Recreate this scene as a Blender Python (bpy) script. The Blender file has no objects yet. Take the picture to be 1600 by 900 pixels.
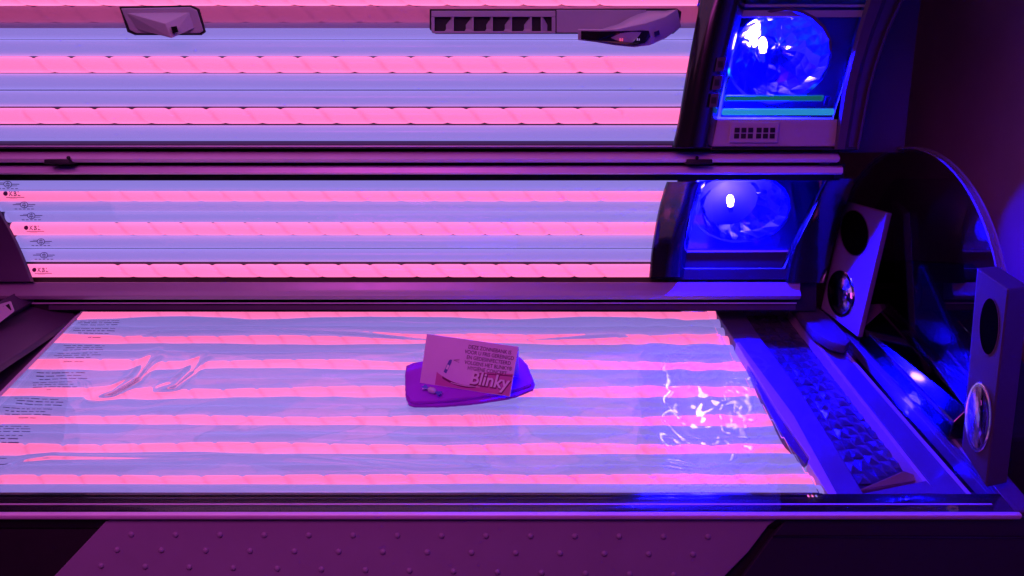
import bpy, bmesh, math, random
from mathutils import Vector, Matrix
random.seed(7)
sc = bpy.context.scene
COL = sc.collection

# ---------------------------------------------------------------- camera, world, exposure
BZ = 0.52                       # height of the bench top above the floor
H = 1.08                        # camera height above the bench top
CAMZ = BZ + H
F = 1180.0                      # focal length in photo pixels (1600 wide)
TH = math.radians(28.0)
CT, ST = math.cos(TH), math.sin(TH)
cam = bpy.data.cameras.new('camera'); cam_o = bpy.data.objects.new('camera', cam); COL.objects.link(cam_o)
cam.sensor_width = 36.0; cam.lens = 36.0 * F / 1600.0; cam.clip_start = 0.02; cam.clip_end = 60
cam_o.location = (0, 0, CAMZ); cam_o.rotation_euler = (math.pi / 2 - TH, 0, 0)
sc.camera = cam_o
w = bpy.data.worlds.new('World'); sc.world = w; w.use_nodes = True
w.node_tree.nodes['Background'].inputs[0].default_value = (0.25, 0.04, 0.4, 1)
w.node_tree.nodes['Background'].inputs[1].default_value = 0.006
sc.view_settings.view_transform = 'Standard'; sc.view_settings.look = 'None'
sc.view_settings.exposure = 0.0; sc.view_settings.gamma = 1.0
cy = sc.cycles
cy.use_denoising = True
cy.max_bounces = 14; cy.transparent_max_bounces = 24; cy.glossy_bounces = 6; cy.diffuse_bounces = 4
cy.caustics_reflective = False; cy.sample_clamp_indirect = 0; cy.sample_clamp_direct = 0
TUBE = 0.95                     # brightness of the fluorescent tubes
BULB = 15000.0                   # brightness of the high-pressure bulbs

# purple fill light added behind and above the camera to brighten the skirt
rl = bpy.data.lights.new('fill_light', 'AREA'); rl.shape = 'RECTANGLE'; rl.size = 1.2; rl.size_y = 0.8; rl.energy = 13; rl.color = (1.0, 0.10, 0.85); rl.spread = math.radians(115)
rl_o = bpy.data.objects.new('fill_light', rl); COL.objects.link(rl_o); rl_o.location = (-0.7, -0.15, 2.85)
rl_o.rotation_euler = (Vector((-0.6, 1.20, 0.65)) - rl_o.location).to_track_quat('-Z', 'Y').to_euler()

# ---------------------------------------------------------------- photo pixel -> point helpers
def ray(px, py):
    u = (px - 800) / F; v = (450 - py) / F
    return Vector((u, CT + v * ST, -ST + v * CT))
CAM = Vector((0, 0, CAMZ))
def P(px, py, zc): return CAM + ray(px, py) * zc
def PZ(px, py, z):
    r = ray(px, py); return CAM + r * ((BZ + z - CAMZ) / r.z)
def PY(px, py, y):
    r = ray(px, py); return CAM + r * (y / r.y)
def PXX(px, py, x):
    r = ray(px, py); return CAM + r * (x / r.x)
def PPL(px, py, p0, n):
    r = ray(px, py); return CAM + r * ((p0 - CAM).dot(n) / r.dot(n))

# ---------------------------------------------------------------- materials
def mat(name):
    m = bpy.data.materials.new(name); m.use_nodes = True
    n = m.node_tree.nodes; l = m.node_tree.links
    return m, n, l, n['Principled BSDF']
def plastic(name, col, rough=0.4, metal=0.0, bump=0.0, scale=300, coat=0.0, var=0.12, trans=0.0):
    m, n, l, b = mat(name)
    b.inputs['Metallic'].default_value = metal
    b.inputs['Coat Weight'].default_value = coat
    tc = n.new('ShaderNodeTexCoord')
    nz = n.new('ShaderNodeTexNoise'); nz.inputs['Scale'].default_value = 9; nz.inputs['Detail'].default_value = 6
    l.new(tc.outputs['Object'], nz.inputs['Vector'])
    mx = n.new('ShaderNodeMix'); mx.data_type = 'RGBA'
    mx.inputs[6].default_value = (*[c * (1 - var) for c in col], 1); mx.inputs[7].default_value = (*[min(1, c * (1 + var)) for c in col], 1)
    l.new(nz.outputs['Fac'], mx.inputs[0]); l.new(mx.outputs[2], b.inputs['Base Color'])
    mr = n.new('ShaderNodeMapRange'); mr.inputs['To Min'].default_value = max(0.02, rough * 0.8); mr.inputs['To Max'].default_value = rough * 1.25
    nz2 = n.new('ShaderNodeTexNoise'); nz2.inputs['Scale'].default_value = 28; nz2.inputs['Detail'].default_value = 8
    l.new(tc.outputs['Object'], nz2.inputs['Vector']); l.new(nz2.outputs['Fac'], mr.inputs['Value']); l.new(mr.outputs['Result'], b.inputs['Roughness'])
    if bump:
        nb = n.new('ShaderNodeTexNoise'); nb.inputs['Scale'].default_value = scale; nb.inputs['Detail'].default_value = 3
        l.new(tc.outputs['Object'], nb.inputs['Vector'])
        bp = n.new('ShaderNodeBump'); bp.inputs['Strength'].default_value = bump; bp.inputs['Distance'].default_value = 0.001
        l.new(nb.outputs['Fac'], bp.inputs['Height']); l.new(bp.outputs['Normal'], b.inputs['Normal'])
    return m
def glow(name, col, strength, base=0.7, rough=0.25):
    m, n, l, b = mat(name)
    b.inputs['Base Color'].default_value = (base, base, base, 1); b.inputs['Roughness'].default_value = rough
    b.inputs['Emission Color'].default_value = (*col, 1); b.inputs['Emission Strength'].default_value = strength
    return m
def clear(name, tint=(1, 1, 1), r0=0.045, rough=0.0, bump=None, gain=1.0):
    """clear sheet: transparent with a Fresnel-weighted mirror reflection"""
    m, n, l, b = mat(name); n.remove(b)
    out = n['Material Output']
    tr = n.new('ShaderNodeBsdfTransparent'); tr.inputs[0].default_value = (*tint, 1)
    gl = n.new('ShaderNodeBsdfGlossy'); gl.inputs['Roughness'].default_value = rough
    lw = n.new('ShaderNodeLayerWeight'); lw.inputs['Blend'].default_value = 0.5
    pw = n.new('ShaderNodeMath'); pw.operation = 'POWER'; pw.inputs[1].default_value = 4.0; l.new(lw.outputs['Facing'], pw.inputs[0])
    ma = n.new('ShaderNodeMath'); ma.operation = 'MULTIPLY_ADD'; ma.inputs[1].default_value = (1 - r0) * gain; ma.inputs[2].default_value = r0 * gain
    l.new(pw.outputs[0], ma.inputs[0])
    mx = n.new('ShaderNodeMixShader'); l.new(ma.outputs[0], mx.inputs[0]); l.new(tr.outputs[0], mx.inputs[1]); l.new(gl.outputs[0], mx.inputs[2])
    l.new(mx.outputs[0], out.inputs['Surface'])
    return m
M = {}
M['pink'] = glow('pink_tube', (1.40, 0.23, 0.60), TUBE * 1.0, base=0.3)
M['blue'] = glow('blue_tube', (0.31, 0.235, 0.82), TUBE * 0.9, base=0.22)
def groove(m):
    n = m.node_tree.nodes; l = m.node_tree.links; b = n['Principled BSDF']
    a = n.new('ShaderNodeAttribute'); a.attribute_name = 'groove'
    k = n.new('ShaderNodeMath'); k.operation = 'MULTIPLY_ADD'; e = b.inputs['Emission Strength'].default_value
    k.inputs[1].default_value = -0.22 * e; k.inputs[2].default_value = e
    l.new(a.outputs['Fac'], k.inputs[0]); l.new(k.outputs[0], b.inputs['Emission Strength'])
groove(M['pink'])
M['silver'] = plastic('silver_grey_plastic', (0.50, 0.42, 0.50), 0.38, bump=0.25, scale=500)
M['lilac'] = plastic('brushed_rail', (0.85, 0.72, 0.85), 0.33, metal=0.1)
M['strip'] = plastic('frosted_strip', (0.46, 0.33, 0.45), 0.35)
def frosted(name, col, through):
    m, n, l, b = mat(name); b.inputs['Base Color'].default_value = (*col, 1); b.inputs['Roughness'].default_value = 0.3
    tr = n.new('ShaderNodeBsdfTransparent'); tr.inputs[0].default_value = (0.95, 0.85, 0.92, 1)
    mx = n.new('ShaderNodeMixShader'); mx.inputs[0].default_value = through
    l.new(b.outputs[0], mx.inputs[1]); l.new(tr.outputs[0], mx.inputs[2]); l.new(mx.outputs[0], n['Material Output'].inputs['Surface']); return m
M['strip'] = frosted('frosted_strip', (0.42, 0.25, 0.40), 0.48)
M['edgeglow'] = frosted('frosted_edge', (0.35, 0.3, 0.42), 0.6)
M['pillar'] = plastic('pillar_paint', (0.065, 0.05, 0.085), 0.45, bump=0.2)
M['pillarlight'] = plastic('pillar_paint_lightened', (0.22, 0.17, 0.28), 0.45, bump=0.2)  # pillar paint lightened to offset the shade on the far pillar
M['smoked'] = plastic('smoked_mirror', (0.13, 0.10, 0.13), 0.07, metal=1.0, var=0.1)
M['skirt'] = plastic('skirt_paint', (0.30, 0.27, 0.33), 0.42, bump=0.35, scale=420)
M['black'] = plastic('black_gloss', (0.012, 0.010, 0.014), 0.16, coat=0.4)
M['matte'] = plastic('black_matte', (0.012, 0.010, 0.013), 0.6)
M['void'] = plastic('speaker_black', (0.003, 0.003, 0.003), 0.9)
M['void'].node_tree.nodes['Principled BSDF'].inputs['Specular IOR Level'].default_value = 0.0
M['housing'] = plastic('lamp_housing_inside', (0.28, 0.26, 0.34), 0.4)
M['raildim'] = plastic('brushed_rail_dimmed', (0.42, 0.36, 0.42), 0.35, metal=0.15)  # rail finish darkened to offset the side lamp's spill on the back rail
M['dark'] = plastic('dark_plum_plastic', (0.09, 0.05, 0.105), 0.42, bump=0.2)
M['darkpanel'] = plastic('dark_panel', (0.022, 0.016, 0.035), 0.5, bump=0.2)
M['chrome'] = plastic('chrome', (0.85, 0.85, 0.87), 0.08, metal=1.0, var=0.03)
M['reflector'] = plastic('faceted_reflector', (0.75, 0.75, 0.80), 0.11, metal=1.0, var=0.05)
M['alu'] = plastic('aluminium_tray', (0.10, 0.09, 0.11), 0.4, metal=0.8)
M['bulb'] = glow('bulb_white', (0.0085, 0.0068, 1.0), BULB)
M['filter'] = clear('blue_filter_glass', (0.38, 0.33, 1.0), 0.04)
M['acrylic'] = clear('bench_acrylic', (0.985, 0.975, 0.985), 0.040)
m_, n_, l_, b_ = mat('bench_glass'); n_.remove(b_)
gg = n_.new('ShaderNodeBsdfGlass'); gg.inputs['IOR'].default_value = 1.66; gg.inputs['Roughness'].default_value = 0.02; gg.inputs['Color'].default_value = (0.98, 0.97, 0.98, 1)
l_.new(gg.outputs[0], n_['Material Output'].inputs['Surface']); M['glass'] = m_
M['cover'] = clear('cover_acrylic', (0.985, 0.98, 0.985), 0.02)
M['plate'] = clear('head_screen_acrylic', (0.55, 0.5, 0.6), 0.05)
M['lens'] = clear('lens_glass', (0.8, 0.8, 0.85), 0.08)
M['green'] = glow('green_tube', (0.03, 0.70, 0.05), 1.3, base=0.02)
M['cyan'] = glow('cyan_tube', (0.02, 0.30, 0.75), 0.75, base=0.02)
M['ink'] = plastic('ink', (0.06, 0.03, 0.20), 0.6)
M['pinkink'] = plastic('tube_ink', (0.16, 0.015, 0.09), 0.6)
M['towel'] = plastic('towel_cloth', (0.36, 0.02, 0.75), 0.9, bump=1.0, scale=900, var=0.2)
M['card'] = plastic('card_stock', (0.80, 0.64, 0.84), 0.45)
M['cardpink'] = plastic('card_pink_print', (0.62, 0.17, 0.42), 0.4)
M['carddeep'] = plastic('card_deep_print', (0.20, 0.01, 0.11), 0.4)
M['cardwhite'] = plastic('card_white_print', (0.85, 0.78, 0.85), 0.4)
M['cardtext'] = plastic('card_text_print', (0.09, 0.006, 0.07), 0.5)
M['canprint'] = plastic('spray_can_print', (0.12, 0.14, 0.45), 0.4)
M['candy'] = plastic('candy_wrapper', (0.55, 0.5, 0.8), 0.18, coat=0.6, var=0.5)
M['candyblue'] = plastic('candy_wrapper_twist', (0.06, 0.08, 0.6), 0.2, coat=0.6)
M['wall'] = plastic('wall_paint', (0.36, 0.22, 0.40), 0.85, bump=0.3, scale=120)
M['floor'] = plastic('floor_vinyl', (0.05, 0.04, 0.06), 0.45, bump=0.2)
M['red'] = glow('red_digit', (1, 0.05, 0.03), 0.7)
M['icon'] = glow('pale_icon', (0.5, 0.4, 1.0), 0.25)
M['facet'] = plastic('pillow_facet', (0.16, 0.16, 0.30), 0.17, metal=0.7, var=0.5)
M['bluelit'] = plastic('head_rail_bluelit', (0.10, 0.095, 0.22), 0.5, bump=0.2, scale=700)  # grey plastic with the lamps' blue light tinted into its colour

# ---------------------------------------------------------------- object helpers
def link(name, me, parent=None, m=None):
    o = bpy.data.objects.new(name, me); COL.objects.link(o)
    if m is not None and me is not None and not me.materials: me.materials.append(M[m])
    if parent is not None:
        o.parent = parent
        o.matrix_parent_inverse = Matrix.Translation(-ORIG[parent.name])
    ORIG[o.name] = Vector((0, 0, 0)) if parent is None else ORIG[parent.name] * 0
    return o
ORIG = {}
def top(name, loc, label, cat, group=None):
    o = bpy.data.objects.new(name, None); COL.objects.link(o); o.location = loc; o.empty_display_size = 0.1
    ORIG[o.name] = Vector(loc)
    o['label'] = label; o['category'] = cat
    if group: o['group'] = group
    return o
def finish(bm, name, m, parent, bevel=0.0, smooth=False, segs=2):
    bmesh.ops.remove_doubles(bm, verts=bm.verts, dist=1e-6)
    bmesh.ops.recalc_face_normals(bm, faces=bm.faces)
    if bevel:
        es = [e for e in bm.edges if len(e.link_faces) == 2 and e.calc_face_angle(0) > 0.5]
        bmesh.ops.bevel(bm, geom=es, offset=bevel, segments=segs, affect='EDGES', profile=0.5, clamp_overlap=True)
    me = bpy.data.meshes.new(name); bm.to_mesh(me); bm.free()
    if smooth:
        me.polygons.foreach_set('use_smooth', [True] * len(me.polygons))
        try: me.set_sharp_from_angle(angle=math.radians(35))
        except Exception: pass
    return link(name, me, parent, m)
def prism(name, front, back, m, parent, bevel=0.0, smooth=False):
    """closed solid between two loops with equal vertex counts"""
    bm = bmesh.new(); n = len(front)
    a = [bm.verts.new(p) for p in front]; b = [bm.verts.new(p) for p in back]
    bm.faces.new(a); bm.faces.new(list(reversed(b)))
    for i in range(n): bm.faces.new((a[i], b[i], b[(i + 1) % n], a[(i + 1) % n]))
    return finish(bm, name, m, parent, bevel, smooth)
def slab(name, pts, off, m, parent, bevel=0.0, smooth=False):
    off = Vector(off); return prism(name, pts, [p + off for p in pts], m, parent, bevel, smooth)
def extr(name, prof, x0, x1, m, parent, bevel=0.0, smooth=True):
    """profile of (y, z above the bench) extruded along the bed"""
    return prism(name, [Vector((x0, y, BZ + z)) for y, z in prof], [Vector((x1, y, BZ + z)) for y, z in prof], m, parent, bevel, smooth)
def yz(py, zc): p = P(800, py, zc); return (p.y, p.z - BZ)
def rail(name, pts, depth, x0, x1, m, parent, bevel=0.0):
    """front outline as (row, zc) points; the back follows at depth behind it"""
    f = [yz(r, z) for r, z in pts]; b = [yz(r, z + depth) for r, z in reversed(pts)]
    return extr(name, f + b, x0, x1, m, parent, bevel)
def lerp(a, b, t): return a + (b - a) * t
def interp(xs, ys, x):
    if x <= xs[0]: return ys[0] + (ys[1] - ys[0]) * (x - xs[0]) / (xs[1] - xs[0])
    for i in range(len(xs) - 1):
        if x <= xs[i + 1]: return lerp(ys[i], ys[i + 1], (x - xs[i]) / (xs[i + 1] - xs[i]))
    return ys[-1] + (ys[-1] - ys[-2]) * (x - xs[-1]) / (xs[-1] - xs[-2])
def text_mesh(body, size, align='LEFT', offset=0.0, shear=0.0, extrude=0.0, spacing=1.0):
    c = bpy.data.curves.new('txt', 'FONT'); c.body = body; c.size = size; c.align_x = align; c.offset = offset; c.shear = shear
    c.extrude = extrude; c.space_character = spacing; c.resolution_u = 3
    o = bpy.data.objects.new('txt', c); COL.objects.link(o)
    dg = bpy.context.evaluated_depsgraph_get(); dg.update()
    me = bpy.data.meshes.new_from_object(o.evaluated_get(dg))
    bpy.data.objects.remove(o); bpy.data.curves.remove(c); me.materials.clear()
    return me

# ---------------------------------------------------------------- room
fl = bmesh.new()
for x, y in ((-4, -2), (1.7, -2), (1.7, 3.6), (-4, 3.6)): fl.verts.new((x, y, 0))
fl.faces.new(fl.verts); o = finish(fl, 'floor', 'floor', None); o['kind'] = 'structure'
o = slab('wall_back', [Vector((-4, 3.0, -0.02)), Vector((1.24, 3.0, -0.02)), Vector((1.24, 3.0, 2.8)), Vector((-4, 3.0, 2.8))], (0, 0.1, 0), 'wall', None); o['kind'] = 'structure'
o = slab('wall_right', [Vector((1.24, -2, -0.02)), Vector((1.24, 2.998, -0.02)), Vector((1.24, 2.998, 2.8)), Vector((1.24, -2, 2.8))], (0.1, 0, 0), 'wall', None); o['kind'] = 'structure'

# ---------------------------------------------------------------- the tanning bed
BED = top('tanning_bed', (-0.1, 1.5, 0), 'large tanning bed with raised canopy, glowing pink and blue tubes and blue face lamps', 'tanning bed')
XL, XR = -1.345, 0.40

# --- tube chains (centre of every tube in the cross-section)
def step(prev, row, pitch, away):
    r = ray(800, row); r2 = Vector((r.y, r.z)); p = Vector((prev[0], prev[1])) - Vector((0, CAMZ - BZ))
    a = r2.dot(r2); b = -2 * r2.dot(p); c = p.dot(p) - pitch * pitch
    d = b * b - 4 * a * c
    if d < 0: t = -b / (2 * a)
    else: t = (-b + math.sqrt(d) * (1 if away else -1)) / (2 * a)
    q = r2 * t; return (q.x, q.y + CAMZ - BZ, t)
side_rows = [422.8, 398.8, 377.4, 357, 337, 320, 303.7, 288]
side = [(*yz(422.8, 2.11), 2.11)]
for r in side_rows[1:]: side.append(step(side[-1], r, 0.0398, False))
side_col = 'pbbpbbpb'
can_rows = [208, 181, 154, 127.5, 101, 75, 48.5, 22, -4.5]
can = [(*yz(r, lerp(1.80, 1.735, (208 - r) / 212)), lerp(1.80, 1.735, (208 - r) / 212)) for r in can_rows]
can_col = 'bpbbpbbpp'
# unseen lid tubes, extended in an arch over the bed to light the skirt
ang = math.radians(92); y, z = can[-1][0], can[-1][1]
for i in range(30):
    ang += math.radians(3.7); y += 0.041 * math.cos(ang); z += 0.041 * math.sin(ang)
    can.append((y, z, 0)); can_col += 'bbp'[i % 3]
pk = [757, 708, 663, 618, 576, 535, 495]
bench_rows = [773]
for i in range(6): bench_rows += [lerp(pk[i], pk[i + 1], k / 3) for k in range(3)]
bench_rows.append(495)
p0 = PZ(800, 757, -0.058); bench = [(p0.y, p0.z - BZ, 0)]
for r in bench_rows[2:]: bench.append(step(bench[-1], r, 0.0392, True))
bench = [(bench[0][0] - 0.038, bench[0][1] + 0.008, 0)] + bench
bench_col = 'b' + 'pbb' * 6 + 'p'
print('SIDE', [(round(a, 3), round(b, 3)) for a, b, c in side]); print('CAN', [(round(a, 3), round(b, 3)) for a, b, c in can]); print('BENCH', [(round(a, 3), round(b, 3)) for a, b, c in bench])

TR = 0.0183
def tube_mesh(name, length, twist):
    bm = bmesh.new(); nr = 28; pitch = 0.088
    nx = int(length / (0.0055 if twist else 0.06))
    rings = []; gv = []
    for i in range(nx + 1):
        x = -length / 2 + length * i / nx; ring = []
        for k in range(nr):
            t = 2 * math.pi * k / nr; r = TR; gq = 0.0
            if twist and 0.22 < x + length / 2 < length - 0.16:
                ph = (x / pitch - t / (2 * math.pi)) % 1.0; dd = min(ph, 1 - ph) * pitch
                gq = math.exp(-(dd / 0.0055) ** 2); r -= 0.0042 * gq
            ring.append(bm.verts.new((x, r * math.cos(t), r * math.sin(t)))); gv.append(gq)
        rings.append(ring)
    for i in range(nx):
        for k in range(nr): bm.faces.new((rings[i][k], rings[i][(k + 1) % nr], rings[i + 1][(k + 1) % nr], rings[i + 1][k]))
    bm.faces.new(rings[0]); bm.faces.new(list(reversed(rings[-1])))
    bmesh.ops.recalc_face_normals(bm, faces=bm.faces)
    me = bpy.data.meshes.new(name); bm.to_mesh(me); bm.free()
    at = me.attributes.new('groove', 'FLOAT', 'POINT'); at.data.foreach_set('value', gv)
    me.polygons.foreach_set('use_smooth', [len(p.vertices) == 4 for p in me.polygons]); return me
L = XR - XL + 0.05
LB = 2.02
ME_P = tube_mesh('twisted_tube', L, True); ME_P.materials.append(M['pink'])
ME_B = tube_mesh('plain_tube', L, False); ME_B.materials.append(M['blue'])
ME_P2 = tube_mesh('twisted_tube_long', LB, True); ME_P2.materials.append(M['pink'])
ME_B2 = tube_mesh('plain_tube_long', LB, False); ME_B2.materials.append(M['blue'])
bm = bmesh.new()
bmesh.ops.create_cone(bm, cap_ends=True, segments=24, radius1=TR * 1.04, radius2=TR * 0.9, depth=0.03, matrix=Matrix.Rotation(-math.pi / 2, 4, 'Y'))
ME_CAP = bpy.data.meshes.new('end_cap'); bm.to_mesh(ME_CAP); bm.free(); ME_CAP.materials.append(M['silver'])
def wrap(me, c, x0, facing, m, parent, name, flipy=False):
    """lay flat 2D print onto the tube surface at angle 'facing'"""
    for v in me.vertices:
        s, t = v.co.x, v.co.y
        a = facing + t / TR
        v.co = Vector((x0 + s, c[0] + (TR + 0.0006) * math.cos(a), BZ + c[1] + (TR + 0.0006) * math.sin(a)))
    return link(name, me, parent, m)
def bars(rects):
    bm = bmesh.new()
    for x0, y0, x1, y1 in rects:
        nx = max(1, int((y1 - y0) / 0.003))
        for k in range(nx):
            ya, yb = lerp(y0, y1, k / nx), lerp(y0, y1, (k + 1) / nx)
            bm.faces.new([bm.verts.new((x, y, 0)) for x, y in ((x0, ya), (x1, ya), (x1, yb), (x0, yb))])
    me = bpy.data.meshes.new('print'); bm.to_mesh(me); bm.free(); return me
def ring2d(cx, cy, rx, ry, wd, n=22):
    bm = bmesh.new(); a = []; b = []
    for i in range(n):
        t = 2 * math.pi * i / n
        a.append(bm.verts.new((cx + rx * math.cos(t), cy + ry * math.sin(t), 0))); b.append(bm.verts.new((cx + (rx - wd) * math.cos(t), cy + (ry - wd) * math.sin(t), 0)))
    for i in range(n): bm.faces.new((a[i], a[(i + 1) % n], b[(i + 1) % n], b[i]))
    return bm
def emblem():
    bm = ring2d(0, 0, 0.011, 0.0085, 0.0018)
    def rect(x0, y0, x1, y1): bm.faces.new([bm.verts.new(p) for p in ((x0, y0, 0), (x1, y0, 0), (x1, y1, 0), (x0, y1, 0))])
    rect(-0.030, -0.0005, -0.011, 0.0012); rect(0.011, -0.0005, 0.030, 0.0012); rect(-0.022, 0.003, -0.010, 0.0042); rect(0.010, -0.0045, 0.024, -0.0033)
    rect(-0.006, -0.003, 0.006, -0.001); rect(-0.005, 0.001, 0.005, 0.003); rect(-0.001, -0.006, 0.001, 0.006)
    for k in range(5): rect(-0.028 + k * 0.011, -0.0125, -0.021 + k * 0.011, -0.0105)
    me = bpy.data.meshes.new('emblem'); bm.to_mesh(me); bm.free(); return me
def kbl():
    me = text_mesh('KBL', 0.0165, offset=0.0003, spacing=1.15)
    bm = bmesh.new(); bm.from_mesh(me)
    bmesh.ops.translate(bm, verts=bm.verts, vec=(0.0, -0.004, 0))
    n = 16; c = [bm.verts.new((-0.008 + 0.006 * math.cos(6.2832 * i / n), 0.002 + 0.006 * math.sin(6.2832 * i / n), 0)) for i in range(n)]; bm.faces.new(c)
    for x0, y0, x1, y1 in ((-0.008, -0.0085, 0.040, -0.0070), (0.000, -0.0112, 0.020, -0.0104)):
        bm.faces.new([bm.verts.new(p) for p in ((x0, y0, 0), (x1, y0, 0), (x1, y1, 0), (x0, y1, 0))])
    bm.to_mesh(me); bm.free(); return me
GROUP_N = {'p': 'pink', 'b': 'blue'}
def put_tubes(chain, colours, xc, marks, L=L, ME_P=ME_P, ME_B=ME_B):
    for i, ((y, z, _), c) in enumerate(zip(chain, colours)):
        o = link('fluorescent_tube', ME_P if c == 'p' else ME_B, BED)
        o.location = (xc, y, BZ + z); o.rotation_euler = (random.random() * 6.28 if c == 'p' else 0, 0, 0)
        ORIG[o.name] = Vector((xc, y, BZ + z))
        if marks == 'canopy': continue
        e = bpy.data.objects.new('end_cap', ME_CAP); COL.objects.link(e); e.parent = o; e.location = (-L / 2 - 0.012, 0, 0); e.rotation_euler = (-o.rotation_euler[0], 0, 0)
        view = math.atan2(CAMZ - BZ - z, -y)
        def sub(me, x0, m, name):
            q = wrap(me, (0, 0), 0, view, m, None, name)
            for v in q.data.vertices: v.co = Vector((v.co.x + x0, v.co.y, v.co.z - BZ))
            q.parent = o; q.rotation_euler = (-o.rotation_euler[0], 0, 0)
        # angle grows towards the viewer's "down"; flip so print reads upright
        def flip(me):
            for v in me.vertices: v.co.y = -v.co.y
            me.flip_normals(); return me
        if marks == 'side':
            if c == 'p': sub(flip(kbl()), -L / 2 + 0.055, 'pinkink', 'printed_mark')
            else: sub(flip(emblem()), -L / 2 + 0.075, 'ink', 'printed_mark')
        if marks == 'bench' and i > 2:
            rs = []
            for k in range(4 if c == 'b' else 1):
                x = 0.085 + random.random() * 0.02; yy = 0.012 - k * 0.007
                if c == 'p': x += 0.05
                while x < (0.19 if c == 'b' else 0.165) + random.random() * 0.02:
                    ln = 0.006 + random.random() * 0.02
                    rs.append((x, yy - 0.0007 - random.random() * 0.0005, x + ln, yy + 0.0007)); x += ln + 0.003 + random.random() * 0.004
            sub(flip(bars(rs)), -L / 2, 'ink' if c == 'b' else 'pinkink', 'printed_mark')
XC = (XL + XR) / 2
put_tubes(side, side_col, XC, 'side')
put_tubes(can, can_col, XC, 'canopy')
put_tubes(bench, bench_col, XL + LB / 2, 'bench', LB, ME_P2, ME_B2)

# --- trays behind the tubes
def sheet_back(name, chain, off, thick, x0, x1, m, flip=1, ext=0.03):
    pts = [Vector((a, b)) for a, b, c in chain]; f = []; b = []
    pts = [pts[0] + (pts[0] - pts[1]).normalized() * ext] + pts + [pts[-1] + (pts[-1] - pts[-2]).normalized() * ext]
    for i, p in enumerate(pts):
        t = (pts[min(i + 1, len(pts) - 1)] - pts[max(i - 1, 0)]).normalized(); n = Vector((t.y, -t.x)) * flip
        f.append(p + n * off); b.append(p + n * (off + thick))
    return extr(name, [(p.x, p.y) for p in f] + [(p.x, p.y) for p in reversed(b)], x0, x1, m, BED)
sheet_back('reflector_tray', side, 0.024, 0.01, XL - 0.03, XR + 0.05, 'alu', 1, 0.022)
sheet_back('reflector_tray', can, 0.024, 0.01, XL - 0.03, XR + 0.05, 'alu', 1)
sheet_back('canopy_shell', can, 0.16, 0.02, XL - 0.25, 1.02, 'dark', 1, 0.05)
sheet_back('reflector_tray', bench, 0.026, 0.01, XL - 0.03, 0.70, 'alu', 1)

# --- clear covers in front of side and canopy tubes
sheet_back('cover_sheet', side, -0.030, 0.003, XL - 0.0, XR + 0.02, 'cover', 1, 0.012)
sheet_back('cover_sheet', can[:9], -0.0275, 0.003, XL - 0.2, XR + 0.02, 'cover', 1, 0.012)

# --- bench acrylic sheet, slightly warped
cy_, cz_ = [b[0] for b in bench], [b[1] + 0.052 for b in bench]
YF, YB = PZ(800, 800, 0).y, PZ(800, 486, 0.0).y
def gz(y):
    t = min(1, max(0, (y - YF) / (YB - YF)))
    return -0.014 * math.sin(math.pi * t) ** 0.8
creases = []
def crease(pts, amp, wid): creases.append(([PZ(a, b, -0.01) for a, b in pts], amp, wid))
crease([(140, 617), (175, 610), (210, 590), (235, 560), (250, 545)], 0.0055, 0.016)
crease([(240, 606), (270, 600), (295, 580), (310, 562), (325, 548)], 0.0048, 0.015)
crease([(5, 736), (40, 718), (80, 713), (250, 714), (360, 710)], 0.0016, 0.008)
crease([(212, 530), (250, 517), (400, 515), (560, 522), (660, 530), (800, 531), (960, 524), (1010, 530)], 0.0016, 0.009)
crease([(430, 712), (560, 722), (660, 733), (760, 731)], 0.0012, 0.008)
crease([(960, 720), (1040, 722), (1110, 737)], 0.0012, 0.008)
def seg_d(p, a, b):
    d = b - a; t = max(0, min(1, ((p - a).dot(d)) / d.dot(d))); return (p - a - d * t).length, t
def warp(x, y):
    z = 0.0020 * math.sin(x * 6.1 + y * 9) * math.sin(y * 12 + 1.3 * math.sin(x * 4.0)) + 0.0008 * math.sin(x * 13 - y * 17 + 0.7) * math.sin(y * 23 + x * 3)
    z += 0.00016 * math.sin(x * 41 + y * 11 + 2 * math.sin(y * 15)) * math.sin(y * 31 - x * 9)
    hx = min(1, max(0, (x - 0.25) / 0.2)); z += hx * (0.0005 * math.sin(y * 40 + 3 * math.sin(x * 19)) * math.sin(x * 37 + y * 8) + 0.0003 * math.sin(x * 60 - y * 20 + 2 * math.sin(y * 33)))
    p = Vector((x, y))
    for pts, amp, wid in creases:
        best = 9; n = len(pts) - 1; par = 0
        for i in range(n):
            if abs(x - pts[i].x) > 0.6 and abs(x - pts[i + 1].x) > 0.6: continue
            d, t = seg_d(p, pts[i].xy, pts[i + 1].xy)
            if d < best: best = d; par = (i + t) / n
        if best < wid * 3.5: z += amp * math.exp(-(best / wid) ** 2) * math.sin(math.pi * min(0.97, max(0.03, par)))
    e = min(1, max(0, (y - YF - 0.05) / 0.08)) * min(1, max(0, (YB - y) / 0.05))
    return z * e
GX0, GX1 = -1.30, 1.0
bm = bmesh.new(); NX, NY = 420, 170
g = []; g2 = []
for j in range(NY + 1):
    y = lerp(YF, YB, j / NY); zz = gz(y); ra = []; rb = []
    for i in range(NX + 1):
        x = lerp(GX0, GX1, i / NX); dz = warp(x, y)
        ra.append(bm.verts.new((x, y, BZ + zz + dz)))
    g.append(ra)
for j in range(NY):
    for i in range(NX): bm.faces.new((g[j][i], g[j][i + 1], g[j + 1][i + 1], g[j + 1][i]))
r = bmesh.ops.extrude_face_region(bm, geom=list(bm.faces))
for v in r['geom']:
    if isinstance(v, bmesh.types.BMVert): v.co.z = BZ + gz(v.co.y) - 0.006
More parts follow.
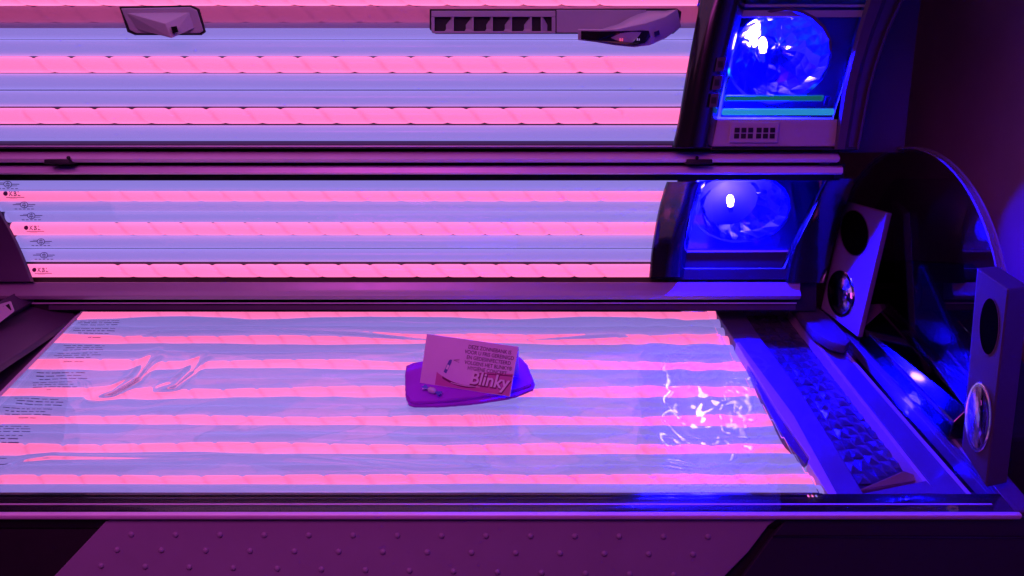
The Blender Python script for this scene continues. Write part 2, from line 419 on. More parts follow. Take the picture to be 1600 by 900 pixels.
# the lower face of the sheet is flat-formed: drop the ripples there
sheet = finish(bm, 'acrylic_sheet', 'acrylic', BED, smooth=True)
sheet.data.materials.append(M['glass'])
for p in sheet.data.polygons: p.material_index = 1 if p.center.y > PZ(800, 772, 0).y and p.center.x < 0.56 + 0.07 * (YB - p.center.y) / (YB - YF) else 0

# --- bench rim in front, skirt below
z0 = -0.006
p_a, p_b = PZ(800, 772, z0), PZ(800, 803, z0)
extr('front_ledge', [(PZ(800, 771, -0.012).y, -0.012), (p_b.y + 0.006, -0.012), (p_b.y + 0.006, -0.05), (PZ(800, 771, 0).y, -0.09)], GX0 - 0.6, 0.995, 'black', BED, 0.002)
extr('edge_trim', [(p_b.y - 0.006, -0.004), (p_b.y + 0.005, -0.004), (p_b.y + 0.005, -0.016), (p_b.y - 0.006, -0.016)], GX0 - 0.6, 0.998, 'lilac', BED, 0.003)
extr('ledge_highlight', [(PZ(800, 788, -0.010).y, -0.0105), (PZ(800, 786.4, -0.010).y, -0.0105), (PZ(800, 786.4, -0.010).y, -0.014), (PZ(800, 788, -0.010).y, -0.014)], GX0 - 0.6, 0.96, 'lilac', BED)  # pale strip standing in for the highlight along the ledge
sk0 = Vector((0, p_b.y + 0.004, BZ - 0.030)); sk_t = Vector((0, -math.sin(math.radians(20)), -math.cos(math.radians(20)))); sk_n = Vector((0, -sk_t.z * -1, 0))
sk_n = Vector((0, -math.cos(math.radians(20)), math.sin(math.radians(20))))
def SK(px, py, off=0.0): return PPL(px, py, sk0 + sk_n * off, sk_n)
base_pts = [SK(-500, 800, -0.014), SK(2100, 800, -0.014), SK(2100, 1010, -0.014), SK(-500, 1010, -0.014)]
bb = [Vector((p.x, p.y + 0.55, min(p.z, BZ - 0.20))) for p in base_pts]
for v in (base_pts, bb):
    v[0].x = v[3].x = -1.9; v[1].x = v[2].x = 1.0
prism('base_body', base_pts, bb, 'matte', BED)
slab('plinth', [Vector((-1.85, 1.05, 0.0)), Vector((0.95, 1.05, 0.0)), Vector((0.95, 1.85, 0.0)), Vector((-1.85, 1.85, 0.0))], (0, 0, BZ - 0.33), 'matte', BED)
fp = [SK(190, 806, 0.0), SK(1222, 806, 0.0), SK(1200, 822), SK(1170, 862), SK(1128, 905), SK(1060, 985), SK(20, 985), SK(82, 903), SK(165, 815)]
slab('front_panel', fp, -sk_n * 0.012, 'skirt', BED, 0.002)
rp = [SK(1232, 808, -0.002), SK(1700, 808, -0.002), SK(1700, 985, -0.002), SK(1100, 985, -0.002), SK(1205, 840, -0.002)]
slab('side_front_panel', rp, -sk_n * 0.010, 'darkpanel', BED, 0.002)
slab('panel_seam', [SK(1210, 837, 0.001), SK(1700, 839, 0.001), SK(1700, 842, 0.001), SK(1208, 840, 0.001)], -sk_n * 0.004, 'black', BED)
bm = bmesh.new()
bmesh.ops.create_uvsphere(bm, u_segments=14, v_segments=8, radius=1.0)
bmesh.ops.delete(bm, geom=[v for v in bm.verts if v.co.z < -0.35], context='VERTS')
ME_D = bpy.data.meshes.new('stud'); bm.to_mesh(ME_D); bm.free(); ME_D.materials.append(M['skirt']); ME_D.polygons.foreach_set('use_smooth', [True] * len(ME_D.polygons))
rot = sk_n.to_track_quat('Z', 'Y').to_euler()
for row, (x0, y0, sp, dy) in enumerate(((205, 835, 69.3, 0.28), (183, 859, 69.2, 0.55), (158, 884, 68.8, 1.1))):
    for k in range(14):
        px = x0 + sp * k
        if px > 1190 - row * 30: continue
        o = link('stud', ME_D, BED); o.location = SK(px, y0 + dy * k); o.rotation_euler = rot; o.scale = (0.0062, 0.0062, 0.0042)

# --- back rails of the bench
XRR = P(1243, 455, 2.12).x
rail('back_rail', [(441, 2.085), (452, 2.085), (458, 2.08), (462, 2.075), (468, 2.085)], 0.05, -1.75, XRR, 'raildim', BED, 0.002)
rail('back_channel', [(433, 2.125), (475, 2.125), (486, 2.13)], 0.06, -1.75, XRR + 0.06, 'matte', BED)
rail('back_highlight', [(472.5, 2.112), (474.8, 2.112)], 0.01, -1.70, XRR, 'lilac', BED)  # thin pale strip put in as a highlight below the back rail
rail('back_ledge', [(477, 2.119), (484, 2.119)], 0.01, -1.30, XRR, 'dark', BED)

# --- hinge rails between side panel and canopy
XH = P(1292, 245, 1.88).x
rail('canopy_lip', [(220, 1.80), (226, 1.79), (232, 1.80)], 0.05, -1.75, P(1118, 225, 1.80).x, 'dark', BED, 0.003)
rail('canopy_lip_highlight', [(227.5, 1.789), (229.5, 1.789)], 0.008, -1.75, P(1110, 225, 1.80).x, 'lilac', BED, 0.001)  # highlight on the lip, made as a pale strip
rail('hinge_channel', [(228, 1.90), (282, 1.90)], 0.05, -1.75, XH + 0.04, 'matte', BED)
rail('hinge_rail', [(237, 1.822), (242, 1.810), (248, 1.804), (252, 1.810), (254, 1.822)], 0.06, -1.75, XH, 'lilac', BED)
rail('hinge_rail', [(259, 1.842), (262, 1.834), (270, 1.834), (272.5, 1.842)], 0.05, -1.75, P(1306, 265, 1.875).x, 'lilac', BED)
for px in (105, 1087):
    o = rail('latch', [(249, 1.796), (256.5, 1.796)], 0.04, P(px - 19, 250, 1.84).x, P(px + 19, 250, 1.84).x, 'matte', BED, 0.002)
    bm = bmesh.new(); bmesh.ops.create_uvsphere(bm, u_segments=12, v_segments=8, radius=0.0042, matrix=Matrix.Translation(P(px + 2, 246.5, 1.800))); finish(bm, 'knob', 'matte', o, smooth=True)
slab('hinge_bracket', [P(1284, 234, 1.835), P(1300, 234, 1.835), P(1296, 257, 1.835), P(1280, 257, 1.835)], ray(1290, 245) * 0.06, 'dark', BED, 0.002)
slab('hinge_bracket', [P(1306, 256, 1.865), P(1321, 256, 1.865), P(1318, 278, 1.865), P(1303, 278, 1.865)], ray(1310, 265) * 0.06, 'matte', BED, 0.002)

# ---------------------------------------------------------------- surfaces to hang things on
srow = [s for s in reversed(side_rows)]; szc = [s[2] for s in reversed(side)]
def S(px, py, off=0.0): return P(px, py, interp(srow, szc, py) - off)
def C(px, py, off=0.0): return P(px, py, lerp(1.80, 1.735, (208 - py) / 212) - off)
def quad_on(fn, pts, off, thick, name, m, parent, bevel=0.0, sub=1, smooth=False):
    f = []
    for i, (a, b) in enumerate(pts):
        a2, b2 = pts[(i + 1) % len(pts)]
        for k in range(sub): f.append(fn(lerp(a, a2, k / sub), lerp(b, b2, k / sub), off))
    mid = sum(f, Vector()) / len(f); d = (mid - CAM).normalized() * thick
    return slab(name, f, d, m, parent, bevel, smooth)
def ribbon(name, fn, left, right, rows, profile, thick, m, parent):
    """curved band between two edge curves: left/right give x at each row, profile = list of (u, off)"""
    bm = bmesh.new(); F_, B_ = [], []
    for r_ in rows:
        a, b = left(r_), right(r_)
        F_.append([bm.verts.new(fn(lerp(a, b, u), r_, o_)) for u, o_ in profile]); B_.append([bm.verts.new(fn(lerp(a, b, u), r_, o_ - thick)) for u, o_ in profile])
    n = len(profile); q = len(rows)
    for i in range(q - 1):
        for k in range(n - 1):
            bm.faces.new((F_[i][k], F_[i][k + 1], F_[i + 1][k + 1], F_[i + 1][k])); bm.faces.new((B_[i][k + 1], B_[i][k], B_[i + 1][k], B_[i + 1][k + 1]))
        bm.faces.new((F_[i][0], F_[i + 1][0], B_[i + 1][0], B_[i][0])); bm.faces.new((F_[i + 1][-1], F_[i][-1], B_[i][-1], B_[i + 1][-1]))
    for k in range(n - 1):
        bm.faces.new((F_[0][k + 1], F_[0][k], B_[0][k], B_[0][k + 1])); bm.faces.new((F_[-1][k], F_[-1][k + 1], B_[-1][k + 1], B_[-1][k]))
    return finish(bm, name, m, parent, smooth=True)

# --- strip across the canopy with two inserts
ribbon('canopy_strip', C, lambda r: -150, lambda r: interp([0, 44], [1098, 1086], r), [9, 13, 20, 30, 40, 44], [(0, 0.030), (1, 0.030)], 0.012, 'strip', BED)
def CO(px, py, off=0.0): return C(px, py, off + 0.031)
# air nozzle insert with sensor
no = quad_on(CO, [(189, 13), (297, 11), (308, 16), (318, 48), (312, 52), (213, 52), (203, 47)], 0.006, 0.012, 'nozzle', 'silver', BED, 0.002)
quad_on(CO, [(186, 10), (299, 8), (312, 14), (322, 50), (315, 55), (211, 55), (199, 50)], 0.002, 0.006, 'gasket', 'matte', no, 0.001)
bm = bmesh.new()
V = [CO(197, 20, 0.006), CO(296, 19, 0.006), CO(304, 44, 0.006), CO(268, 60, 0.045), CO(214, 46, 0.006), CO(258, 37, 0.040)]
vs = [bm.verts.new(p) for p in V] + [bm.verts.new(CO(255, 34, -0.004))]
for f in ((0, 1, 5), (1, 2, 3, 5), (0, 5, 3, 4), (4, 3, 6), (3, 2, 6), (2, 1, 6), (1, 0, 6), (0, 4, 6)): bm.faces.new([vs[i] for i in f])
finish(bm, 'beak', 'silver', no, 0.0015)
quad_on(CO, [(267, 42), (276, 40.5), (279, 50), (269.5, 52)], 0.046, 0.01, 'sensor', 'black', no)
# long insert: vent with fins, flat cover, control handle
ins = quad_on(CO, [(671, 14), (1057, 13), (1065, 18), (1062, 44), (1052, 53), (680, 53), (671, 46)], 0.002, 0.006, 'vent_insert', 'matte', BED, 0.002)
for pts in ([(674, 17), (868, 17), (868, 26.5), (674, 26.5)], [(674, 48.8), (868, 48.8), (868, 52), (676, 52)]):
    quad_on(CO, pts, 0.010, 0.012, 'vent_frame', 'silver', ins, 0.001)
quad_on(CO, [(674, 26.7), (679, 26.7), (679, 48.6), (674, 48.6)], 0.010, 0.012, 'vent_frame', 'silver', ins, 0.0005)
quad_on(CO, [(862, 26.7), (868, 26.7), (868, 48.6), (862, 48.6)], 0.010, 0.012, 'vent_frame', 'silver', ins, 0.0005)
for px, dx in ((708, -24), (739, -24), (769, -20), (799, -22), (830, -24), (846, 16)):
    f = [CO(px - 1, 26.7, 0.009), CO(px + 1, 26.7, 0.009), CO(px + 1, 48.6, 0.009), CO(px - 1, 48.6, 0.009)]
    b = [CO(px - 1 + dx * 0.25, 28, -0.0035), CO(px + 1 + dx * 0.25, 28, -0.0035), CO(px + 1 + dx * 0.9, 48, -0.0035), CO(px - 1 + dx * 0.9, 48, -0.0035)]
    prism('vent_fin', f, b, 'silver', ins)
quad_on(CO, [(869.5, 15.5), (1010, 15.5), (1010, 51), (869.5, 51)], 0.008, 0.010, 'cover_plate', 'silver', ins, 0.001)
# handle: a wedge that sweeps out to a rounded hand grip
hand_top = [(903, 46), (940, 46.5), (965, 45.5), (985, 41), (1010, 36), (1040, 26), (1058, 14)]
hand_bot = [(903, 63), (930, 66), (960, 71), (990, 74), (1015, 71), (1040, 60), (1064, 43)]
off = [0.070, 0.072, 0.070, 0.064, 0.052, 0.034, 0.012]
bm = bmesh.new(); A, B_, Cc, D = [], [], [], []
for (a, b), (c, d), o_ in zip(hand_top, hand_bot, off):
    A.append(bm.verts.new(CO(a, b, o_))); B_.append(bm.verts.new(CO(c, d, o_ * 0.92)))
    back = min(o_ - 0.004, 0.030) if a < 960 else -0.002
    back = lerp(0.045, 0.0, min(1, max(0, (a - 903) / 110)))
    Cc.append(bm.verts.new(CO(a + (1 if a > 960 else 0), lerp(b, 17, min(1, max(0, (a - 950) / 60))) - 1, min(back, o_ - 0.006)))); D.append(bm.verts.new(CO(c, d - 4, min(back, o_ - 0.006))))
for i in range(6):
    bm.faces.new((A[i], A[i + 1], B_[i + 1], B_[i])); bm.faces.new((Cc[i + 1], Cc[i], D[i], D[i + 1])); bm.faces.new((A[i + 1], A[i], Cc[i], Cc[i + 1])); bm.faces.new((B_[i], B_[i + 1], D[i + 1], D[i]))
bm.faces.new((A[0], B_[0], D[0], Cc[0])); bm.faces.new((B_[6], A[6], Cc[6], D[6]))
hd = finish(bm, 'control_handle', 'silver', BED, 0.0018, True)
dp = [(908, 48.5), (940, 49), (970, 48.5), (1000, 47.5), (1014, 48), (1016, 57), (1008, 67), (990, 71), (962, 68.5), (930, 63.5), (908, 61.2)]
def hoff(px): return interp([a for a, b in hand_top], off, px)
f = [CO(a, b, hoff(a) + 0.0025) for a, b in dp]
slab('display', f, (CO(960, 60, 0) - CO(960, 60, 0.001)).normalized() * 0.004, 'black', hd)
f = [CO(a, b, hoff(a) + 0.004) for a, b in ((1022, 50), (1030, 47), (1031, 54), (1023, 57))]
slab('sensor', f, (CO(960, 60, 0) - CO(960, 60, 0.001)).normalized() * 0.004, 'black', hd)
def led(px, py, w_, h_, m):
    f = [CO(px + a, py + b, hoff(px) + 0.0035) for a, b in ((0, 0), (w_, 0), (w_, h_), (0, h_))]
    slab('indicator', f, (CO(px, py, 0) - CO(px, py, 0.001)).normalized() * 0.002, m, hd)
led(968, 60, 2.2, 4.5, 'red'); led(971.3, 60, 2.2, 4.5, 'red'); led(990, 62, 1.5, 1.5, 'icon'); led(995, 59.5, 1.6, 4, 'icon'); led(998, 60, 1.6, 3.6, 'icon')

# ---------------------------------------------------------------- face lamps
def face_lamp(c, axis, R, bulb, bulb_dir, parent_name='face_lamp'):
    axis = axis.normalized(); q = axis.to_track_quat('Z', 'Y').to_matrix()
    bm = bmesh.new(); rings = []; nseg = 22; rj = random.Random(5); prof = [(q_, -0.62 * (1 - q_ * q_)) for q_ in (0.05, 0.20, 0.42, 0.58, 0.72, 0.86, 1.0)] + [(1.06, 0.005)]
    for k, (r_, z_) in enumerate(prof):
        ring = []
        for s in range(nseg):
            t = 2 * math.pi * (s + 0.5 * (k // 2 % 2)) / nseg; rr = R * r_ * (1 + rj.uniform(-0.012, 0.012))
            ring.append(bm.verts.new(c + q @ Vector((rr * math.cos(t), rr * math.sin(t), R * z_ + rj.uniform(-0.016, 0.016) * R * (k < 6)))))
        rings.append(ring)
    for k in range(len(rings) - 1):
        for s in range(nseg): bm.faces.new((rings[k][s], rings[k][(s + 1) % nseg], rings[k + 1][(s + 1) % nseg], rings[k + 1][s]))
    bm.faces.new(rings[0])
    lamp = finish(bm, parent_name, 'reflector', BED)
    bd = bulb_dir.normalized()
    bm = bmesh.new(); rot = bd.to_track_quat('Z', 'Y').to_matrix().to_4x4()
    bmesh.ops.create_uvsphere(bm, u_segments=14, v_segments=10, radius=1, matrix=Matrix.Translation(bulb) @ rot @ Matrix.Diagonal((0.0100, 0.0100, 0.0220, 1)))
    finish(bm, 'bulb', 'bulb', lamp, smooth=True)
    bm = bmesh.new()
    bmesh.ops.create_cone(bm, cap_ends=True, segments=12, radius1=0.009, radius2=0.006, depth=0.03, matrix=Matrix.Translation(bulb + bd * 0.033) @ rot)
    finish(bm, 'bulb_socket', 'chrome', lamp, smooth=True)
    return lamp
# canopy face lamp: recessed box, reflector, blue filter pane
def rect_on(fn, pts, off): return [fn(a, b, off) for a, b in pts]
win = [(1158, 27), (1348, 27), (1300, 183), (1126, 183)]
def box_recess(fn, pts, depth, name, m):
    """open box: back and four sides, each with thickness"""
    f = rect_on(fn, pts, 0.0); mid = sum(f, Vector()) / 4; d = (mid - CAM).normalized() * depth
    bm = bmesh.new(); a = [bm.verts.new(p) for p in f]; b = [bm.verts.new(p + d) for p in f]
    for i in range(4): bm.faces.new((a[i], a[(i + 1) % 4], b[(i + 1) % 4], b[i]))
    bm.faces.new(b); return finish(bm, name, m, BED)
box_recess(C, [(1150, 0), (1356, 0), (1302, 186), (1120, 186)], 0.14, 'lamp_housing', 'housing')
axis_c = Vector((-0.22, -0.93, -0.22))
fc = C(1216, 90, -0.022)
face_lamp(fc, axis_c, 0.112, P(1192, 70, 1.812), Vector((0.25, 0.35, -0.75)))
f = rect_on(C, win, 0.012); d = (f[0] - CAM).normalized() * 0.003
slab('filter_pane', f, d, 'filter', BED)
quad_on(C, [(1160, 7), (1352, 7), (1351, 11), (1160, 11)], 0.016, 0.01, 'window_rail', 'silver', BED, 0.001)
quad_on(C, [(1156, 16), (1349, 16), (1346, 27), (1153, 27)], 0.018, 0.012, 'window_rail', 'silver', BED, 0.001)
quad_on(C, [(1133, 148.5), (1288, 148.5), (1286, 158), (1131, 158)], -0.005, 0.011, 'light_bar', 'green', BED, 0.003)
quad_on(C, [(1128, 169.5), (1304, 169.5), (1303, 180), (1127, 180)], 0.022, 0.012, 'light_bar', 'cyan', BED, 0.004)
quad_on(C, [(1290, 150), (1298, 150), (1294, 165), (1287, 165)], 0.004, 0.02, 'bar_holder', 'dark', BED, 0.002)
quad_on(C, [(1121, 186.5), (1309, 186.5), (1305, 229), (1112, 229)], 0.020, 0.03, 'grille_panel', 'silver', BED, 0.002)
gr = quad_on(C, [(1141, 190), (1218, 191), (1215, 223), (1139, 223)], 0.0265, 0.006, 'air_grille', 'silver', BED, 0.002)
for r_ in range(2):
    for k in range(6):
        x = 1148 + k * 10.6 + (2.5 if k > 2 else 0) - r_ * 0.8; y = 199.5 + r_ * 9.3
        quad_on(C, [(x, y), (x + 8, y), (x + 7.6, y + 7.6), (x - 0.4, y + 7.6)], 0.0275, 0.004, 'grille_opening', 'matte', gr)
quad_on(C, [(1112, 230), (1340, 230), (1338, 234), (1110, 234)], 0.022, 0.04, 'head_lip', 'black', BED, 0.001)
# glossy black pillar with three key fields
lf = lambda r: interp([-40, 0, 110, 200, 230], [1104, 1094, 1073, 1058, 1050], r)
rf = lambda r: interp([-40, 0, 60, 150, 230], [1180, 1166, 1150, 1127, 1112], r)
rows = [-40, 0, 40, 80, 120, 160, 190, 210, 230]
ribbon('black_pillar', C, lf, rf, rows, [(0, 0.033), (0.05, 0.040), (0.3, 0.056), (0.55, 0.060), (0.8, 0.050), (1.0, 0.022)], 0.012, 'black', BED)
for pts in ([(1121, 90), (1136, 89), (1131, 111), (1117, 112)], [(1116, 119), (1130, 117), (1126, 139), (1112, 141)], [(1111, 147), (1124, 145), (1120, 167), (1108, 168)]):
    k = quad_on(C, pts, 0.060, 0.012, 'key_field', 'dark', BED, 0.001)
    cx = sum(a for a, b in pts) / 4; cy2 = sum(b for a, b in pts) / 4
    quad_on(C, [(cx - 4, cy2 - 5), (cx + 4, cy2 - 5), (cx + 3, cy2 + 5), (cx - 5, cy2 + 5)], 0.0612, 0.004, 'key', 'matte', k, 0.0005)
# curved side frame of the canopy
li = lambda r: interp([-40, 0, 60, 130, 235], [1366, 1354, 1336, 1318, 1303], r)
ri = lambda r: interp([-40, 0, 60, 130, 235], [1436, 1412, 1384, 1362, 1342], r)
rows2 = [-40, -10, 20, 50, 80, 110, 140, 170, 200, 233]
ribbon('canopy_end_frame', C, li, ri, rows2, [(0, 0.028), (0.12, 0.036), (0.42, 0.036), (0.55, 0.020), (0.85, 0.016), (0.9, 0.024), (0.98, 0.024), (1.0, 0.010)], 0.20, 'dark', BED)

# --- side panel: dark divider, lamp window, black end
ls = lambda r: interp([284, 300, 340, 390, 433], [1042, 1036, 1026, 1018, 1014], r)
rs = lambda r: interp([284, 300, 340, 390, 433], [1102, 1098, 1086, 1074, 1068], r)
rows3 = [284, 295, 310, 330, 350, 370, 390, 410, 433]
ribbon('black_divider', S, ls, rs, rows3, [(0, 0.034), (0.04, 0.042), (0.25, 0.056), (0.5, 0.060), (0.8, 0.050), (1, 0.020)], 0.012, 'black', BED)
box_recess(S, [(1090, 280), (1296, 280), (1226, 420), (1062, 420)], 0.13, 'lamp_housing', 'housing')
sc_ = S(1156, 326, -0.02)
face_lamp(sc_, Vector((-0.20, -0.90, -0.36)), 0.124, S(1141, 313, -0.024), Vector((0.25, 0.45, -0.8)))
f = rect_on(S, [(1101, 280), (1288, 280), (1232, 391), (1072, 391)], 0.012); slab('filter_pane', f, (f[0] - CAM).normalized() * 0.003, 'filter', BED)
quad_on(S, [(1072, 391.3), (1232, 391.3), (1231, 393.3), (1071.5, 393.3)], 0.016, 0.008, 'pane_trim', 'lilac', BED)
quad_on(S, [(1071, 394), (1231, 394), (1222, 419), (1068, 419)], 0.008, 0.006, 'lower_plate', 'darkpanel', BED, 0.001)
quad_on(S, [(1018, 420), (1250, 420), (1246, 437), (1016, 437)], 0.020, 0.03, 'side_lip', 'matte', BED, 0.001)
l4 = lambda r: interp([279, 300, 340, 390, 440], [1288, 1276, 1256, 1234, 1224], r)
r4 = lambda r: interp([279, 300, 340, 390, 440], [1336, 1328, 1314, 1300, 1288], r)
ribbon('side_end_frame', S, l4, r4, [279, 290, 305, 325, 350, 380, 410, 442], [(0, 0.010), (0.1, 0.03), (0.35, 0.034), (0.55, 0.022), (0.8, 0.022), (1, 0.008)], 0.16, 'black', BED)
l5 = lambda r: interp([281, 320, 360, 400, 440], [-120, -80, -70, -60, -50], r)
r5 = lambda r: interp([281, 310, 330, 370, 410, 440], [-40, -12, 1, 24, 42, 53], r)
ribbon('side_end_cap', S, l5, r5, [281, 295, 310, 325, 340, 360, 380, 400, 420, 440], [(0, 0.05), (0.8, 0.05), (0.95, 0.046), (1, 0.036)], 0.10, 'dark', BED)

# ---------------------------------------------------------------- foot end cover on the left
fv = [PXX(0, 613, -1.24), PXX(131, 481, -1.24)]
e0, e1 = PXX(0, 571, -1.24), PXX(118, 494, -1.24)
e0 = lerp(e1, e0, 1.9)
pr = [e0, e1, e1 + Vector((-0.05, 0.06, 0.02)), e1 + Vector((-0.6, 0.06, 0.16)), e0 + Vector((-0.6, 0, 0.16)), ]
slab('foot_cover', pr, (0, 0.004, -0.018), 'dark', BED, 0.003)
t0 = e1 + Vector((-0.10, 0.0, 0.05)); t1 = lerp(e1, e0, 0.55) + Vector((-0.10, 0, 0.05))
slab('cover_ridge', [t0, t1, t1 + Vector((-0.03, 0, 0.035)), t0 + Vector((-0.03, 0, 0.035))], (-0.02, 0, -0.02), 'dark', BED, 0.003)
vb = slab('foot_vent', [P(-10, 478, 1.98), P(17, 470, 2.0), P(23, 486, 1.98), P(-10, 512, 1.94)], ray(0, 490) * 0.03, 'silver', BED, 0.003)
slab('vent_opening', [P(-10, 484, 1.975), P(6, 478, 1.985), P(7, 492, 1.975), P(-10, 504, 1.945)], ray(0, 490) * 0.01, 'matte', vb)
slab('vent_opening', [P(8, 477.5, 1.987), P(14, 474.5, 1.99), P(18, 484, 1.98), P(9, 491, 1.976)], ray(0, 490) * 0.01, 'matte', vb)
g0, g1 = PXX(-120, 734, -1.24), PXX(131, 481, -1.24)
slab('foot_inner_frame', [g0, g1, g1 + Vector((-0.35, 0, -0.004)), g0 + Vector((-0.35, 0, -0.004))], (0, 0, -0.010), 'dark', BED, 0.002)
slab('foot_edge_trim', [g0 + Vector((0, 0, 0.001)), g1 + Vector((0, 0, 0.001)), g1 + Vector((0.004, 0, 0.001)), g0 + Vector((0.004, 0, 0.001))], (0, 0, -0.008), 'lilac', BED)

# ---------------------------------------------------------------- head end
def Zp(px, py, z=-0.02): return PZ(px, py, z)
# head rail: plastic bar, blue lamp light in its colour, with a long slot
zr = -0.030
hr = slab('head_rail', [Zp(1112, 478, zr), Zp(1158, 482, zr), Zp(1190, 530, zr), Zp(1250, 610, zr), Zp(1300, 690, zr), Zp(1352, 775, zr), Zp(1305, 775, zr), Zp(1235, 648, zr), Zp(1150, 535, zr)], (0, 0, -0.03), 'bluelit', BED, 0.003)
zs = -0.026
slab('head_rail_edge', [Zp(1150, 535, zs), Zp(1155, 534, zs), Zp(1240, 648, zs), Zp(1310, 775, zs), Zp(1296, 775, zs), Zp(1262, 722, zs), Zp(1266, 716, zs), Zp(1214, 640, zs)], (0, 0, -0.03), 'silver', BED, 0.0015)
slab('head_rail_slot', [Zp(1166, 565, -0.034), Zp(1178, 570, -0.034), Zp(1266, 716, -0.034), Zp(1258, 725, -0.034), Zp(1228, 690, -0.034), Zp(1195, 630, -0.034)], (0, 0, -0.02), 'dark', BED, 0.001)
# faceted head rest: rows of raised pyramids in a tray
zt = -0.055
slab('head_tray', [Zp(1155, 484, zt), Zp(1238, 484, zt), Zp(1330, 600, zt), Zp(1466, 752, zt), Zp(1440, 775, zt), Zp(1340, 775, zt)], (0, 0, -0.02), 'darkpanel', BED)
fa = [(1158, 484), (1238, 484), (1412, 728), (1345, 760)]
bm = bmesh.new()
v = [bm.verts.new(p) for p in ((-1, -1, 0), (1, -1, 0), (1, 1, 0), (-1, 1, 0), (0.12, -0.18, 1.0))]
for f in ((0, 1, 4), (1, 2, 4), (2, 3, 4), (3, 0, 4), (3, 2, 1, 0)): bm.faces.new([v[i] for i in f])
ME_F = bpy.data.meshes.new('facet'); bm.to_mesh(ME_F); bm.free(); ME_F.materials.append(M['facet'])
NU, NV = 5, 21
A4 = [Zp(*p, zt + 0.001) for p in fa]
tray = link('head_rest', None, BED) if False else None
for j in range(NV):
    for i in range(NU):
        u, v_ = (i + 0.5) / NU, (j + 0.5) / NV
        p = A4[0].lerp(A4[1], u).lerp(A4[3].lerp(A4[2], u), v_)
        wx = (A4[0].lerp(A4[3], v_) - A4[1].lerp(A4[2], v_)).length / NU / 2; wy = (A4[0].lerp(A4[1], u) - A4[3].lerp(A4[2], u)).length / NV / 2
        o = link('facet', ME_F, BED); o.location = p; o.scale = (wx * 1.0, wy * 1.0, 0.0032 + random.random() * 0.002)
        d = A4[2] - A4[1]; o.rotation_euler = (random.uniform(-.08, .08), random.uniform(-.08, .08), math.atan2(d.y, d.x) + math.pi / 2 + random.choice((0, math.pi)))
slab('head_wedge', [Zp(1335, 768, -0.04), Zp(1412, 735, -0.028), Zp(1446, 748, -0.04), Zp(1448, 752, -0.05)], (0, 0, -0.02), 'skirt', BED, 0.002)
slab('corner_plate', [Zp(1345, 772, -0.022), Zp(1447, 751, -0.022), Zp(1468, 771, -0.022)], (0, 0, -0.012), 'bluelit', BED, 0.001)
# raised lobe at the back of the head rest
lobe = [(1236, 470), (1262, 466), (1295, 492), (1322, 520), (1330, 532), (1322, 540), (1300, 534), (1272, 518), (1252, 494)]
slab('head_lobe', [Zp(a, b, 0.016) for a, b in lobe], (0, 0, -0.03), 'pillar', BED, 0.008, True)
# side rim: stepped rails running to the front corner
def strip(name, a, b, z, th, m, bev=0.002):
    return slab(name, [Zp(*a[0], z), Zp(*a[1], z), Zp(*b[1], z), Zp(*b[0], z)], (0, 0, -th), m, BED, bev)
strip('rim_inner', [(1238, 484), (1266, 484)], [(1470, 776), (1522, 776)], -0.028, 0.04, 'bluelit')
strip('rim_inner_lip', [(1233, 484), (1238, 484)], [(1461, 776), (1469, 776)], -0.024, 0.04, 'silver', 0.001)
strip('rim_bead', [(1262, 484), (1266, 484)], [(1515, 776), (1522, 776)], -0.0255, 0.01, 'silver', 0.001)
strip('rim_groove', [(1266, 484), (1286, 484)], [(1522, 776), (1548, 776)], -0.050, 0.02, 'void')
strip('rim_outer', [(1286, 484), (1301, 484)], [(1548, 776), (1557, 776)], -0.024, 0.04, 'bluelit')
strip('rim_outer', [(1302, 484), (1317, 484)], [(1558, 776), (1566, 776)], -0.026, 0.04, 'bluelit')
strip('rim_edge', [(1317, 484), (1324, 484)], [(1567, 776), (1573, 783)], -0.020, 0.04, 'silver', 0.001)
# outer wall of the bed at the head end
slab('head_end_wall', [Vector((1.0, p_b.y + 0.02, BZ - 0.45)), Vector((1.0, 2.02, BZ - 0.45)), Vector((1.0, 2.02, BZ - 0.02)), Vector((1.0, p_b.y + 0.02, BZ - 0.02))], (0.05, 0, 0), 'dark', BED, 0.004)

